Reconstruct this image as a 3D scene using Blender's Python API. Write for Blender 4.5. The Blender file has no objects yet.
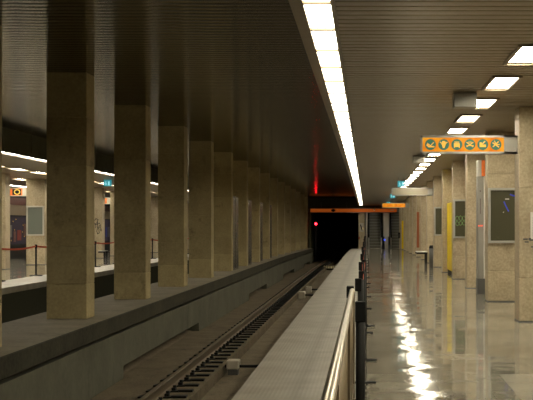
import bpy, bmesh, math, random
from mathutils import Vector, Matrix
random.seed(7)
scn = bpy.context.scene
COL = scn.collection
PI = math.pi

# ------------------------------------------------------------------ levels (metres, platform floor = 0)
EYE = 1.345
CEIL = 3.035          # platform ceilings
TCEIL = 3.562         # ceiling over the tracks
SLAB = 0.022          # median slab that carries the pillars between the tracks
BED = -0.995          # track bed
NEAR, END = -7.0, 88.0
EDGE = -1.05          # edge of this platform
OEDGE = -7.95         # edge of the opposite platform

def dip(d):           # the station sags a little towards its far end
    return -0.2*((d-45.0)/43.0)**2 if d > 45 else 0.0

def stations(a=NEAR, b=END, step=4.0):
    s = [a]
    n = max(1, int(math.ceil((b-a)/step)))
    return [a+(b-a)*i/n for i in range(n+1)]

# ------------------------------------------------------------------ materials
def new_mat(name):
    m = bpy.data.materials.new(name); m.use_nodes = True
    nt = m.node_tree
    b = nt.nodes.get('Principled BSDF')
    return m, nt, b

def N(nt, typ, **kw):
    n = nt.nodes.new(typ)
    for k, v in kw.items(): setattr(n, k, v)
    return n

def plain(name, col, rough=0.5, metal=0.0, spec=0.5):
    m, nt, b = new_mat(name)
    b.inputs['Base Color'].default_value = (*col, 1)
    b.inputs['Roughness'].default_value = rough
    b.inputs['Metallic'].default_value = metal
    b.inputs['Specular IOR Level'].default_value = spec
    # faint surface variation
    g = N(nt, 'ShaderNodeNewGeometry'); t = N(nt, 'ShaderNodeTexNoise')
    t.inputs['Scale'].default_value = 9.0; t.inputs['Detail'].default_value = 4
    nt.links.new(g.outputs['Position'], t.inputs['Vector'])
    r = N(nt, 'ShaderNodeMapRange')
    r.inputs['To Min'].default_value = max(0.02, rough-0.06); r.inputs['To Max'].default_value = min(1, rough+0.06)
    nt.links.new(t.outputs['Fac'], r.inputs['Value']); nt.links.new(r.outputs['Result'], b.inputs['Roughness'])
    return m

def emit(name, col, strength):
    m, nt, b = new_mat(name)
    b.inputs['Base Color'].default_value = (*(min(0.6, c*0.4+0.005) for c in col), 1)
    b.inputs['Emission Color'].default_value = (*col, 1)
    b.inputs['Emission Strength'].default_value = strength
    b.inputs['Roughness'].default_value = 0.6; b.inputs['Specular IOR Level'].default_value = 0.12
    return m

def stone(name, dark, light, rough=0.6, scale=1.0, speck=0.35, bump=0.05, spec=0.4, stain=None, island=0.0):
    m, nt, b = new_mat(name)
    L = nt.links.new
    g = N(nt, 'ShaderNodeNewGeometry')
    n1 = N(nt, 'ShaderNodeTexNoise'); n1.inputs['Scale'].default_value = 1.6*scale; n1.inputs['Detail'].default_value = 8; n1.inputs['Roughness'].default_value = 0.65
    n2 = N(nt, 'ShaderNodeTexNoise'); n2.inputs['Scale'].default_value = 26*scale; n2.inputs['Detail'].default_value = 5
    L(g.outputs['Position'], n1.inputs['Vector']); L(g.outputs['Position'], n2.inputs['Vector'])
    mx = N(nt, 'ShaderNodeMix'); mx.data_type = 'FLOAT'; mx.inputs[0].default_value = speck
    L(n1.outputs['Fac'], mx.inputs[2]); L(n2.outputs['Fac'], mx.inputs[3])
    cr = N(nt, 'ShaderNodeValToRGB')
    cr.color_ramp.elements[0].position = 0.36; cr.color_ramp.elements[0].color = (*dark, 1)
    cr.color_ramp.elements[1].position = 0.64; cr.color_ramp.elements[1].color = (*light, 1)
    L(mx.outputs[0], cr.inputs['Fac'])
    out = cr.outputs['Color']
    if stain:
        v = N(nt, 'ShaderNodeTexNoise'); v.inputs['Scale'].default_value = 2.3; v.inputs['Detail'].default_value = 9; v.inputs['Roughness'].default_value = 0.75
        mp = N(nt, 'ShaderNodeMapping'); mp.inputs['Scale'].default_value = stain[1]
        L(g.outputs['Position'], mp.inputs['Vector']); L(mp.outputs['Vector'], v.inputs['Vector'])
        r2 = N(nt, 'ShaderNodeValToRGB')
        r2.color_ramp.elements[0].position = 0.56; r2.color_ramp.elements[0].color = (0, 0, 0, 1)
        r2.color_ramp.elements[1].position = 0.72; r2.color_ramp.elements[1].color = (0.8, 0.8, 0.8, 1)
        L(v.outputs['Fac'], r2.inputs['Fac'])
        m2 = N(nt, 'ShaderNodeMix'); m2.data_type = 'RGBA'
        L(r2.outputs['Color'], m2.inputs[0]); L(out, m2.inputs[6]); m2.inputs[7].default_value = (*stain[0], 1)
        out = m2.outputs[2]
    if island:      # every stone course has its own tone
        mr = N(nt, 'ShaderNodeMapRange'); mr.inputs['To Min'].default_value = 1-island; mr.inputs['To Max'].default_value = 1+island*0.4
        L(g.outputs['Random Per Island'], mr.inputs['Value'])
        m3 = N(nt, 'ShaderNodeVectorMath', operation='SCALE'); L(out, m3.inputs[0]); L(mr.outputs['Result'], m3.inputs['Scale'])
        out = m3.outputs[0]
    L(out, b.inputs['Base Color'])
    b.inputs['Roughness'].default_value = rough
    b.inputs['Specular IOR Level'].default_value = spec
    bp = N(nt, 'ShaderNodeBump'); bp.inputs['Strength'].default_value = bump; bp.inputs['Distance'].default_value = 0.02
    L(n2.outputs['Fac'], bp.inputs['Height']); L(bp.outputs['Normal'], b.inputs['Normal'])
    return m

def floor_mat(name, c0, c1, rough=0.13, tilt=0.012, tile=0.6):
    m, nt, b = new_mat(name)
    L = nt.links.new
    g = N(nt, 'ShaderNodeNewGeometry')
    n2 = N(nt, 'ShaderNodeTexNoise'); n2.inputs['Scale'].default_value = 38; n2.inputs['Detail'].default_value = 6
    n1 = N(nt, 'ShaderNodeTexNoise'); n1.inputs['Scale'].default_value = 1.1; n1.inputs['Detail'].default_value = 6
    L(g.outputs['Position'], n1.inputs['Vector']); L(g.outputs['Position'], n2.inputs['Vector'])
    # tile cell
    dv = N(nt, 'ShaderNodeVectorMath', operation='DIVIDE'); dv.inputs[1].default_value = (tile, tile, 1000)
    fl = N(nt, 'ShaderNodeVectorMath', operation='FLOOR')
    L(g.outputs['Position'], dv.inputs[0]); L(dv.outputs[0], fl.inputs[0])
    wn = N(nt, 'ShaderNodeTexWhiteNoise'); L(fl.outputs[0], wn.inputs['Vector'])
    ad = N(nt, 'ShaderNodeMath', operation='MULTIPLY_ADD'); ad.inputs[1].default_value = 0.35
    L(wn.outputs['Value'], ad.inputs[0])
    mx = N(nt, 'ShaderNodeMix'); mx.data_type = 'FLOAT'; mx.inputs[0].default_value = 0.45
    L(n1.outputs['Fac'], mx.inputs[2]); L(n2.outputs['Fac'], mx.inputs[3]); 
    sb = N(nt, 'ShaderNodeMath', operation='SUBTRACT'); sb.inputs[1].default_value = 0.17
    L(mx.outputs[0], ad.inputs[2]); L(ad.outputs[0], sb.inputs[0])
    cr = N(nt, 'ShaderNodeValToRGB')
    cr.color_ramp.elements[0].position = 0.3; cr.color_ramp.elements[0].color = (*c0, 1)
    cr.color_ramp.elements[1].position = 0.7; cr.color_ramp.elements[1].color = (*c1, 1)
    L(sb.outputs[0], cr.inputs['Fac'])
    # thin joints
    fr = N(nt, 'ShaderNodeVectorMath', operation='FRACTION'); L(dv.outputs[0], fr.inputs[0])
    sx = N(nt, 'ShaderNodeSeparateXYZ'); L(fr.outputs[0], sx.inputs[0])
    mn = N(nt, 'ShaderNodeMath', operation='MINIMUM'); L(sx.outputs['X'], mn.inputs[0]); L(sx.outputs['Y'], mn.inputs[1])
    lt = N(nt, 'ShaderNodeMath', operation='LESS_THAN'); lt.inputs[1].default_value = 0.012; L(mn.outputs[0], lt.inputs[0])
    mj = N(nt, 'ShaderNodeMix'); mj.data_type = 'RGBA'; L(lt.outputs[0], mj.inputs[0]); L(cr.outputs['Color'], mj.inputs[6])
    mj.inputs[7].default_value = (c0[0]*0.6, c0[1]*0.6, c0[2]*0.6, 1)
    L(mj.outputs[2], b.inputs['Base Color'])
    # every slab lies at its own tiny angle, so reflections break up
    s5 = N(nt, 'ShaderNodeVectorMath', operation='SUBTRACT'); s5.inputs[1].default_value = (0.5, 0.5, 0.5)
    L(wn.outputs['Color'], s5.inputs[0])
    sc = N(nt, 'ShaderNodeVectorMath', operation='MULTIPLY'); sc.inputs[1].default_value = (tilt*0.22, tilt*0.6, 0)
    L(s5.outputs[0], sc.inputs[0])
    n3 = N(nt, 'ShaderNodeTexNoise'); n3.inputs['Scale'].default_value = 2.6; n3.inputs['Detail'].default_value = 3
    L(g.outputs['Position'], n3.inputs['Vector'])
    s6 = N(nt, 'ShaderNodeVectorMath', operation='SUBTRACT'); s6.inputs[1].default_value = (0.5, 0.5, 0.5); L(n3.outputs['Color'], s6.inputs[0])
    sc2 = N(nt, 'ShaderNodeVectorMath', operation='MULTIPLY'); sc2.inputs[1].default_value = (tilt*0.30, tilt*3.0, 0); L(s6.outputs[0], sc2.inputs[0])
    a1 = N(nt, 'ShaderNodeVectorMath', operation='ADD'); L(sc.outputs[0], a1.inputs[0]); L(sc2.outputs[0], a1.inputs[1])
    a2 = N(nt, 'ShaderNodeVectorMath', operation='ADD'); L(a1.outputs[0], a2.inputs[0]); L(g.outputs['Normal'], a2.inputs[1])
    nm = N(nt, 'ShaderNodeVectorMath', operation='NORMALIZE'); L(a2.outputs[0], nm.inputs[0]); L(nm.outputs[0], b.inputs['Normal'])
    rr = N(nt, 'ShaderNodeMapRange'); rr.inputs['To Min'].default_value = rough*0.6; rr.inputs['To Max'].default_value = rough*1.5
    L(n1.outputs['Fac'], rr.inputs['Value']); L(rr.outputs['Result'], b.inputs['Roughness'])
    b.inputs['Specular IOR Level'].default_value = 0.12
    return m

def ridged(name, c0, c1):
    """pale safety paving with fine ribs parallel to the edge and a trodden darker line"""
    m, nt, b = new_mat(name); L = nt.links.new
    g = N(nt, 'ShaderNodeNewGeometry')
    sx = N(nt, 'ShaderNodeSeparateXYZ'); L(g.outputs['Position'], sx.inputs[0])
    def tri(sock, period):
        d = N(nt, 'ShaderNodeMath', operation='DIVIDE'); d.inputs[1].default_value = period; L(sock, d.inputs[0])
        s = N(nt, 'ShaderNodeMath', operation='MULTIPLY'); s.inputs[1].default_value = 2*PI; L(d.outputs[0], s.inputs[0])
        c = N(nt, 'ShaderNodeMath', operation='SINE'); L(s.outputs[0], c.inputs[0]); return c.outputs[0]
    a = tri(sx.outputs['X'], 0.035); c = tri(sx.outputs['Y'], 0.30)
    ml = N(nt, 'ShaderNodeMath', operation='MULTIPLY_ADD'); L(c, ml.inputs[0]); ml.inputs[1].default_value = 0.55; L(a, ml.inputs[2])
    n1 = N(nt, 'ShaderNodeTexNoise'); n1.inputs['Scale'].default_value = 2.0; n1.inputs['Detail'].default_value = 8
    L(g.outputs['Position'], n1.inputs['Vector'])
    md = N(nt, 'ShaderNodeMath', operation='MULTIPLY_ADD'); L(ml.outputs[0], md.inputs[0]); md.inputs[1].default_value = 0.035; L(n1.outputs['Fac'], md.inputs[2])
    cr = N(nt, 'ShaderNodeValToRGB')
    cr.color_ramp.elements[0].position = 0.3; cr.color_ramp.elements[0].color = (*c0, 1)
    cr.color_ramp.elements[1].position = 0.75; cr.color_ramp.elements[1].color = (*c1, 1)
    L(md.outputs[0], cr.inputs['Fac'])
    # wear line
    ax = N(nt, 'ShaderNodeMath', operation='ADD'); ax.inputs[1].default_value = 0.50; L(sx.outputs['X'], ax.inputs[0])
    wob = N(nt, 'ShaderNodeMath', operation='MULTIPLY_ADD'); L(n1.outputs['Fac'], wob.inputs[0]); wob.inputs[1].default_value = 0.12; L(ax.outputs[0], wob.inputs[2])
    ab = N(nt, 'ShaderNodeMath', operation='ABSOLUTE'); L(wob.outputs[0], ab.inputs[0])
    mr = N(nt, 'ShaderNodeMapRange'); mr.inputs['From Min'].default_value = 0.0; mr.inputs['From Max'].default_value = 0.09
    mr.inputs['To Min'].default_value = 0.4; mr.inputs['To Max'].default_value = 0.0; L(ab.outputs[0], mr.inputs['Value'])
    mj = N(nt, 'ShaderNodeMix'); mj.data_type = 'RGBA'; L(mr.outputs['Result'], mj.inputs[0]); L(cr.outputs['Color'], mj.inputs[6])
    mj.inputs[7].default_value = (c0[0]*0.4, c0[1]*0.4, c0[2]*0.4, 1)
    L(mj.outputs[2], b.inputs['Base Color'])
    b.inputs['Roughness'].default_value = 0.55
    bp = N(nt, 'ShaderNodeBump'); bp.inputs['Strength'].default_value = 0.12; bp.inputs['Distance'].default_value = 0.003
    L(a, bp.inputs['Height']); L(bp.outputs['Normal'], b.inputs['Normal'])
    return m

M = {}
M['travertine'] = stone('travertine', (0.36, 0.295, 0.19), (0.585, 0.49, 0.338), 0.5, 1.0, 0.5, 0.04, 0.35, ((0.25, 0.185, 0.11), (1.0, 1.0, 0.6)), 0.14)
M['travertine_old'] = stone('travertine_old', (0.345, 0.28, 0.14), (0.53, 0.44, 0.235), 0.6, 1.0, 0.4, 0.05, 0.3, ((0.13, 0.10, 0.05), (1.1, 1.1, 0.8)), 0.28)
M['floor'] = floor_mat('polished_granite', (0.185, 0.172, 0.137), (0.33, 0.31, 0.252), 0.062, 0.02)
M['strip'] = ridged('ribbed_safety_paving', (0.15, 0.13, 0.10), (0.235, 0.21, 0.168))
M['strip_bright'] = ridged('brightened_safety_paving', (0.30, 0.275, 0.225), (0.46, 0.42, 0.35))  # same paving, paler: light of the strip overhead put into its colour
M['concrete'] = stone('worn_concrete', (0.19, 0.165, 0.118), (0.30, 0.265, 0.195), 0.8, 0.8, 0.4, 0.1, 0.25, ((0.09, 0.08, 0.055), (0.5, 0.5, 0.5)))
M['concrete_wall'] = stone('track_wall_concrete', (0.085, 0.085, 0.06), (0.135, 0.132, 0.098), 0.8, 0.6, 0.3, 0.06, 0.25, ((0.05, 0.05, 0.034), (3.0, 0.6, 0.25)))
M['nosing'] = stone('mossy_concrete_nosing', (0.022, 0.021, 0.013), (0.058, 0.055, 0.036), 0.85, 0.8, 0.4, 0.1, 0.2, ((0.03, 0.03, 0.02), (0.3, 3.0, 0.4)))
M['bed'] = stone('dirty_track_bed', (0.10, 0.08, 0.05), (0.21, 0.17, 0.115), 0.9, 1.2, 0.5, 0.15, 0.2, ((0.045, 0.035, 0.022), (1, 0.5, 1)))
M['dark_concrete'] = plain('flat_dark_concrete', (0.07, 0.07, 0.05), 0.9, 0, 0.1)  # one even dark tone for beam, cores and platform faces
M['tunnel'] = plain('tunnel_concrete', (0.26, 0.27, 0.19), 0.9, 0, 0.2)
M['black'] = plain('black_paint', (0.010, 0.010, 0.009), 0.6, 0, 0.2)
M['rubber'] = plain('black_rubber', (0.008, 0.008, 0.008), 0.75, 0, 0.15)
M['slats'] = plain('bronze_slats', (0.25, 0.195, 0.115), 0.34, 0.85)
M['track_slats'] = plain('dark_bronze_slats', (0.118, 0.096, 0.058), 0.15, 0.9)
M['housing'] = plain('bronze_housing', (0.26, 0.205, 0.135), 0.4, 0.5)
M['steel'] = plain('stainless_steel', (0.50, 0.455, 0.375), 0.34, 1.0)
M['grey_metal'] = plain('grey_metal', (0.33, 0.32, 0.29), 0.45, 0.3)
M['alu'] = plain('aluminium_frame', (0.42, 0.42, 0.39), 0.4, 0.5)
M['lightgrey'] = plain('light_grey_paint', (0.52, 0.50, 0.45), 0.5)
M['darkgrey'] = plain('dark_grey_paint', (0.09, 0.09, 0.085), 0.5)
M['board'] = plain('olive_notice_board', (0.075, 0.072, 0.042), 0.25, 0, 0.25)
M['board_grey'] = plain('grey_green_notice_board', (0.17, 0.19, 0.165), 0.3, 0, 0.25)
M['white'] = plain('white_paper', (0.72, 0.70, 0.66), 0.6)
M['yellow'] = plain('yellow_enamel', (0.85, 0.63, 0.005), 0.4, 0, 0.3)
M['orange'] = plain('orange_panel', (0.85, 0.20, 0.035), 0.4)
M['brown_orange'] = plain('rust_orange_panel', (0.33, 0.09, 0.025), 0.5)
M['band_glow'] = emit('orange_band_added_glow', (0.85, 0.17, 0.02), 0.22)  # faint emission added to the band in place of strip light on it
M['red'] = plain('red_belt', (0.38, 0.065, 0.025), 0.7, 0, 0.2)
M['rail'] = plain('rail_steel', (0.22, 0.17, 0.11), 0.4, 0.7)
M['rail_head'] = plain('worn_rail_head', (0.42, 0.36, 0.27), 0.3, 0.9)
M['blue_paint'] = plain('blue_spray_paint', (0.04, 0.07, 0.75), 0.4)
M['green_paint'] = plain('green_spray_paint', (0.16, 0.33, 0.11), 0.5)
M['black_paint'] = plain('black_spray_paint', (0.015, 0.014, 0.013), 0.5)
M['teal'] = plain('teal_disc', (0.03, 0.16, 0.13), 0.4)
M['panel_metal'] = plain('brushed_panel', (0.22, 0.22, 0.21), 0.25, 0.9)
M['maroon'] = plain('maroon_boarding', (0.085, 0.026, 0.018), 0.5)
M['step'] = plain('escalator_step', (0.16, 0.155, 0.12), 0.5, 0.4)
M['oldbox'] = plain('pale_junction_box', (0.48, 0.44, 0.35), 0.6)
M['stopmark'] = plain('pale_yellow_blocks', (0.95, 0.85, 0.55), 0.5)
M['cladding'] = plain('pale_satin_cladding', (0.62, 0.59, 0.54), 0.35, 0.3)
M['shaft_fill'] = emit('added_shaft_fill', (1.0, 0.93, 0.78), 90.0)  # added unseen source that brightens the escalator shaft
M['signoff'] = plain('unlit_sign_face', (0.30, 0.27, 0.20), 0.5)
M['diffuser'] = emit('strip_diffuser', (1.0, 0.91, 0.69), 12.0)
M['diffuser_opp'] = emit('cool_strip_diffuser', (0.97, 0.90, 0.80), 14.0)
M['downlight'] = emit('ceiling_light_diffuser', (1.0, 0.91, 0.70), 54.0)
M['exit_lit'] = emit('lit_exit_sign', (0.035, 0.30, 0.34), 0.9)
M['exit_white'] = emit('lit_exit_figure', (0.35, 0.80, 0.85), 0.8)
M['red_lamp'] = emit('red_signal_lamp', (1.0, 0.008, 0.016), 35.0)
M['red_led'] = emit('red_led_digits', (1.0, 0.12, 0.07), 2.0)
M['blue_led'] = emit('blue_indicator', (0.06, 0.12, 1.0), 3.0)
M['shop_lit'] = emit('dim_violet_shop_window', (0.045, 0.035, 0.05), 0.3)
M['shop_red'] = emit('dim_red_shop_poster', (0.22, 0.045, 0.03), 0.35)
M['shop_blue'] = emit('dim_blue_shop_sign', (0.04, 0.05, 0.16), 0.4)
M['shop_yellow'] = emit('small_yellow_shop_lamp', (0.9, 0.6, 0.1), 0.7)

def lit_orange(name, s):
    m, nt, b = new_mat(name); L = nt.links.new
    g = N(nt, 'ShaderNodeNewGeometry'); t = N(nt, 'ShaderNodeTexNoise')
    t.inputs['Scale'].default_value = 7; t.inputs['Detail'].default_value = 2; L(g.outputs['Position'], t.inputs['Vector'])
    cr = N(nt, 'ShaderNodeValToRGB')
    cr.color_ramp.elements[0].position = 0.3; cr.color_ramp.elements[0].color = (0.75, 0.17, 0.006, 1)
    cr.color_ramp.elements[1].position = 0.7; cr.color_ramp.elements[1].color = (0.95, 0.43, 0.025, 1)
    L(t.outputs['Fac'], cr.inputs['Fac']); L(cr.outputs['Color'], b.inputs['Emission Color'])
    b.inputs['Emission Strength'].default_value = s
    b.inputs['Base Color'].default_value = (0.12, 0.03, 0.002, 1)
    b.inputs['Specular IOR Level'].default_value = 0.1; b.inputs['Roughness'].default_value = 0.7
    return m
M['sign_lit'] = lit_orange('backlit_orange_sign', 0.85)
M['sign_icon'] = emit('backlit_yellow_pictogram', (0.95, 0.52, 0.08), 0.62)
M['sign_disc'] = emit('backlit_teal_disc', (0.05, 0.15, 0.10), 0.7)

# ------------------------------------------------------------------ mesh helpers
class MB:
    def __init__(s): s.bm = bmesh.new()
    def box(s, x0, x1, y0, y1, z0, z1, bev=0.0, seg=2):
        t = bmesh.new()
        bmesh.ops.create_cube(t, size=1)
        bmesh.ops.scale(t, vec=(x1-x0, y1-y0, z1-z0), verts=t.verts)
        bmesh.ops.translate(t, vec=((x0+x1)/2, (y0+y1)/2, (z0+z1)/2), verts=t.verts)
        if bev > 0:
            bmesh.ops.bevel(t, geom=t.edges[:], offset=bev, segments=seg, affect='EDGES', profile=0.5)
        s.merge(t); return s
    def merge(s, t):
        me = bpy.data.meshes.new('tmp'); t.to_mesh(me); t.free(); s.bm.from_mesh(me); bpy.data.meshes.remove(me)
    def cyl(s, c, r, h, axis='z', seg=20, r2=None, bev=0.0):
        t = bmesh.new()
        bmesh.ops.create_cone(t, cap_ends=True, segments=seg, radius1=r, radius2=r if r2 is None else r2, depth=h)
        if bev > 0:
            es = [e for e in t.edges if abs(e.verts[0].co.z-e.verts[1].co.z) < 1e-6]
            bmesh.ops.bevel(t, geom=es, offset=bev, segments=2, affect='EDGES')
        if axis == 'y': bmesh.ops.rotate(t, matrix=Matrix.Rotation(PI/2, 3, 'X'), verts=t.verts)
        if axis == 'x': bmesh.ops.rotate(t, matrix=Matrix.Rotation(PI/2, 3, 'Y'), verts=t.verts)
        bmesh.ops.translate(t, vec=c, verts=t.verts)
        for f in t.faces:
            if len(f.verts) == 4: f.smooth = True
        s.merge(t); return s
    def tube(s, pts, r, seg=8):
        P = [Vector(p) for p in pts]; rings = []
        for i, p in enumerate(P):
            d = (P[min(i+1, len(P)-1)]-P[max(i-1, 0)]).normalized()
            a = d.cross(Vector((0, 0, 1)))
            if a.length < 1e-3: a = d.cross(Vector((1, 0, 0)))
            a.normalize(); b = d.cross(a)
            rings.append([s.bm.verts.new(p+a*math.cos(2*PI*k/seg)*r+b*math.sin(2*PI*k/seg)*r) for k in range(seg)])
        for A, B in zip(rings, rings[1:]):
            for k in range(seg):
                f = s.bm.faces.new((A[k], A[(k+1) % seg], B[(k+1) % seg], B[k])); f.smooth = True
        s.bm.faces.new(rings[0]); s.bm.faces.new(rings[-1][::-1]); return s
    def stroke(s, pts, w, y, t=0.003, axis='y'):
        """a painted stroke: flat ribbon of width w in the x/z plane at depth y"""
        for (a, b) in zip(pts, pts[1:]):
            d = Vector((b[0]-a[0], b[1]-a[1])); 
            if d.length < 1e-6: continue
            d.normalize(); n = Vector((-d.y, d.x))*w/2; e = d*w*0.3
            q = [(a[0]-e.x+n.x, a[1]-e.y+n.y), (a[0]-e.x-n.x, a[1]-e.y-n.y), (b[0]+e.x-n.x, b[1]+e.y-n.y), (b[0]+e.x+n.x, b[1]+e.y+n.y)]
            s.prism(q, y-t, y)
        return s
    def prism(s, q, y0, y1):
        """polygon q in x/z, extruded along y"""
        A = [s.bm.verts.new((x, y0, z)) for x, z in q]; B = [s.bm.verts.new((x, y1, z)) for x, z in q]
        try:
            s.bm.faces.new(A); s.bm.faces.new(B[::-1])
            for i in range(len(q)):
                j = (i+1) % len(q); s.bm.faces.new((A[j], A[i], B[i], B[j]))
        except ValueError: pass
        return s
    def sweep(s, prof, ds, closed=True):
        """profile [(x, z)...] carried along the station with its sag"""
        rings = [[s.bm.verts.new((x, d, z+dip(d))) for x, z in prof] for d in ds]
        n = len(prof)
        for A, B in zip(rings, rings[1:]):
            for k in range(n if closed else n-1):
                s.bm.faces.new((A[k], A[(k+1) % n], B[(k+1) % n], B[k]))
        if closed:
            s.bm.faces.new(rings[0][::-1]); s.bm.faces.new(rings[-1])
        return s
    def build(s, name, mat, parent=None, fix=True):
        if fix: bmesh.ops.recalc_face_normals(s.bm, faces=s.bm.faces[:])
        me = bpy.data.meshes.new(name); s.bm.to_mesh(me); s.bm.free()
        me.materials.append(M[mat] if isinstance(mat, str) else mat)
        o = bpy.data.objects.new(name, me); COL.objects.link(o)
        if parent: o.parent = parent
        return o

def rect(x0, x1, z0, z1): return [(x0, z0), (x1, z0), (x1, z1), (x0, z1)]

def tag(o, label, cat=None, group=None, kind=None):
    o['label'] = label
    if cat: o['category'] = cat
    if group: o['group'] = group
    if kind: o['kind'] = kind
    return o
def thing(name, label, cat, loc=(0, 0, 0), group=None):
    o = bpy.data.objects.new(name, None); COL.objects.link(o)
    o.empty_display_size = 0.2; o.location = loc
    return tag(o, label, cat, group)
def copy_thing(root, loc, label, group=None):
    r = root.copy(); COL.objects.link(r); r.location = loc; r['label'] = label
    if group: r['group'] = group
    for ch in list(root.children):
        c = ch.copy(); COL.objects.link(c); c.parent = r
        for g in list(ch.children):
            e = g.copy(); COL.objects.link(e); e.parent = c
    return r
def struct(mb, name, mat, label):
    o = mb.build(name, mat); tag(o, label, 'structure', kind='structure'); return o
ORD = ['first', 'second', 'third', 'fourth', 'fifth', 'sixth', 'seventh', 'eighth', 'ninth', 'tenth', 'eleventh', 'twelfth',
       'thirteenth', 'fourteenth', 'fifteenth', 'sixteenth', 'seventeenth', 'eighteenth', 'nineteenth', 'twentieth'] 
TENS = {2: 'twenty', 3: 'thirty', 4: 'forty'}
def nth(i):
    if i < 20: return ORD[i]
    t, u = divmod(i+1, 10)
    if u == 0: return {2: 'twentieth', 3: 'thirtieth', 4: 'fortieth'}[t]
    return TENS[t]+'-'+ORD[u-1]

# ------------------------------------------------------------------ the setting
ST = stations()
o = struct(MB().sweep([(-0.05, -1.2), (5.3, -1.2), (5.3, 0), (-0.05, 0)], ST), 'floor', 'floor', 'polished grey stone floor of the right-hand platform')
struct(MB().sweep([(EDGE, -0.14), (-0.05, -0.14), (-0.05, 0), (EDGE, 0)], ST), 'trim_1', 'strip', 'pale ribbed safety strip along the right-hand platform edge')
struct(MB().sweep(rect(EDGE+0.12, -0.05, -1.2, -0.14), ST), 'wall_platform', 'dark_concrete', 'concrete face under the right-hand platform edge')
struct(MB().sweep(rect(-15.2, OEDGE-1.1, -1.2, 0), ST), 'floor_opposite', 'floor', 'polished grey floor of the opposite platform')
struct(MB().sweep(rect(OEDGE-1.1, OEDGE, -0.14, 0), ST), 'trim_2', 'strip_bright', 'pale safety strip along the opposite platform edge')
struct(MB().sweep(rect(OEDGE-1.1, OEDGE-0.12, -1.2, -0.14), ST), 'wall_platform_opposite', 'dark_concrete', 'dark concrete face under the opposite platform edge')
# track beds
struct(MB().sweep(rect(-3.85, EDGE+0.12, -1.45, -1.16), stations(NEAR, 130)), 'floor_track', 'bed', 'dirty brown concrete trough of the near track')
struct(MB().sweep(rect(-3.85, -2.40, -1.2, BED), stations(NEAR, 130)), 'floor_track_ledge', 'bed', 'dusty concrete ledge under the visible rail')
struct(MB().sweep(rect(OEDGE-0.12, -4.9, -1.45, BED), stations(NEAR, 130)), 'floor_track_opposite', 'dark_concrete', 'dark bed of the far track')
# median slab with its nosing, the wall below, openings at the foot of the wall
struct(MB().sweep(rect(-4.98, -3.72, -0.22, SLAB), ST), 'trim_3', 'concrete', 'concrete slab carrying the pillars between the tracks')
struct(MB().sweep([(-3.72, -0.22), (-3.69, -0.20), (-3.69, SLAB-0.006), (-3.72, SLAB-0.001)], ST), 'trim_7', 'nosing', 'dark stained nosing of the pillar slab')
SX0, SX1 = -3.95, -3.75
mb = MB()
slots = [(19.3, 28.0), (39.9, 47.0), (56.5, 65.0), (75.0, 83.0)]
mb.sweep(rect(SX0, SX1, -0.80, -0.275), ST)
cur = NEAR
for a, b in slots:
    mb.sweep(rect(SX0, SX1, -1.2, -0.80), stations(cur, a)); cur = b
mb.sweep(rect(SX0, SX1, -1.2, -0.80), stations(cur, END))
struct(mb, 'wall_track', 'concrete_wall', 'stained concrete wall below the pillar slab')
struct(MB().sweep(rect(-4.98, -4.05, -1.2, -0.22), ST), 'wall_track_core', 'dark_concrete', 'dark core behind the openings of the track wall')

mb = MB()
for a, b in slots:
    mb.sweep([(-4.05, -1.2), (SX1-0.01, -1.2), (SX1-0.03, -1.02), (-4.05, -0.95)], stations(a+0.02, b-0.02))
struct(mb, 'trim_8', 'bed', 'dusty ledges inside the openings of the track wall')
# slatted ceilings ---------------------------------------------------------
def slat_ceiling(name, mat, x0, x1, z, pitch, gap, sag, label, d0=NEAR, d1=END, back=0.03):
    bm = bmesh.new()
    n = int((d1-d0)/pitch)
    for i in range(n):
        a = d0+i*pitch; w = pitch-gap; k = 6
        row = []
        for j in range(k+1):
            t = j/k; d = a+w*t; zz = z+dip(d)-sag*(1-(2*t-1)**2)
            row.append((bm.verts.new((x0, d, zz)), bm.verts.new((x1, d, zz))))
        for A, B in zip(row, row[1:]):
            f = bm.faces.new((A[0], B[0], B[1], A[1])); f.smooth = True
        # groove: two sides and a floor, own vertices
        d = a+w; e = a+pitch; zd = z+dip(d); ze = z+dip(e)
        g = [[bm.verts.new((x, *p)) for p in ((d, zd), (d, zd+back), (e, ze+back), (e, ze))] for x in (x0, x1)]
        for j in range(3): bm.faces.new((g[0][j], g[0][j+1], g[1][j+1], g[1][j]))
    m = MB(); m.bm.free(); m.bm = bm
    for f in bm.faces:
        f.normal_update()
        if f.normal.z > 0.3: f.normal_flip()
    o = m.build(name, mat, fix=False)
    tag(o, label, 'structure', kind='structure'); return o
slat_ceiling('ceiling', 'slats', -0.235, 5.3, CEIL, 0.2, 0.035, 0.003, 'brown slatted metal ceiling over the right-hand platform')
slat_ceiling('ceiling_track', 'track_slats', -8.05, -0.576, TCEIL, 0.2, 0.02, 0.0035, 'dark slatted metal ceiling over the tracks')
slat_ceiling('ceiling_opposite', 'slats', -15.2, -8.47, CEIL, 0.2, 0.035, 0.003, 'brown slatted ceiling over the opposite platform')
struct(MB().sweep(rect(-15.4, 5.5, TCEIL+0.05, TCEIL+0.25), ST), 'ceiling_slab', 'dark_concrete', 'concrete slab above the ceilings')
struct(MB().sweep(rect(-0.576, -0.53, CEIL, TCEIL+0.04), ST), 'trim_4', 'housing', 'edge fascia between platform ceiling and track ceiling')
mb = MB().sweep(rect(-8.12, -8.05, CEIL-0.01, TCEIL+0.04), ST)
for i in range(0, 24):
    d = 18+i*2.4
    mb.sweep(rect(-8.05, -8.035, CEIL+0.04, TCEIL-0.03), [d, d+0.05])
    mb.sweep(rect(-8.05, -8.035, CEIL+0.03, CEIL+0.07), stations(d+0.05, d+2.4))
struct(mb, 'trim_5', 'concrete_wall', 'dark panelled fascia above the opposite light strip')
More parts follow.
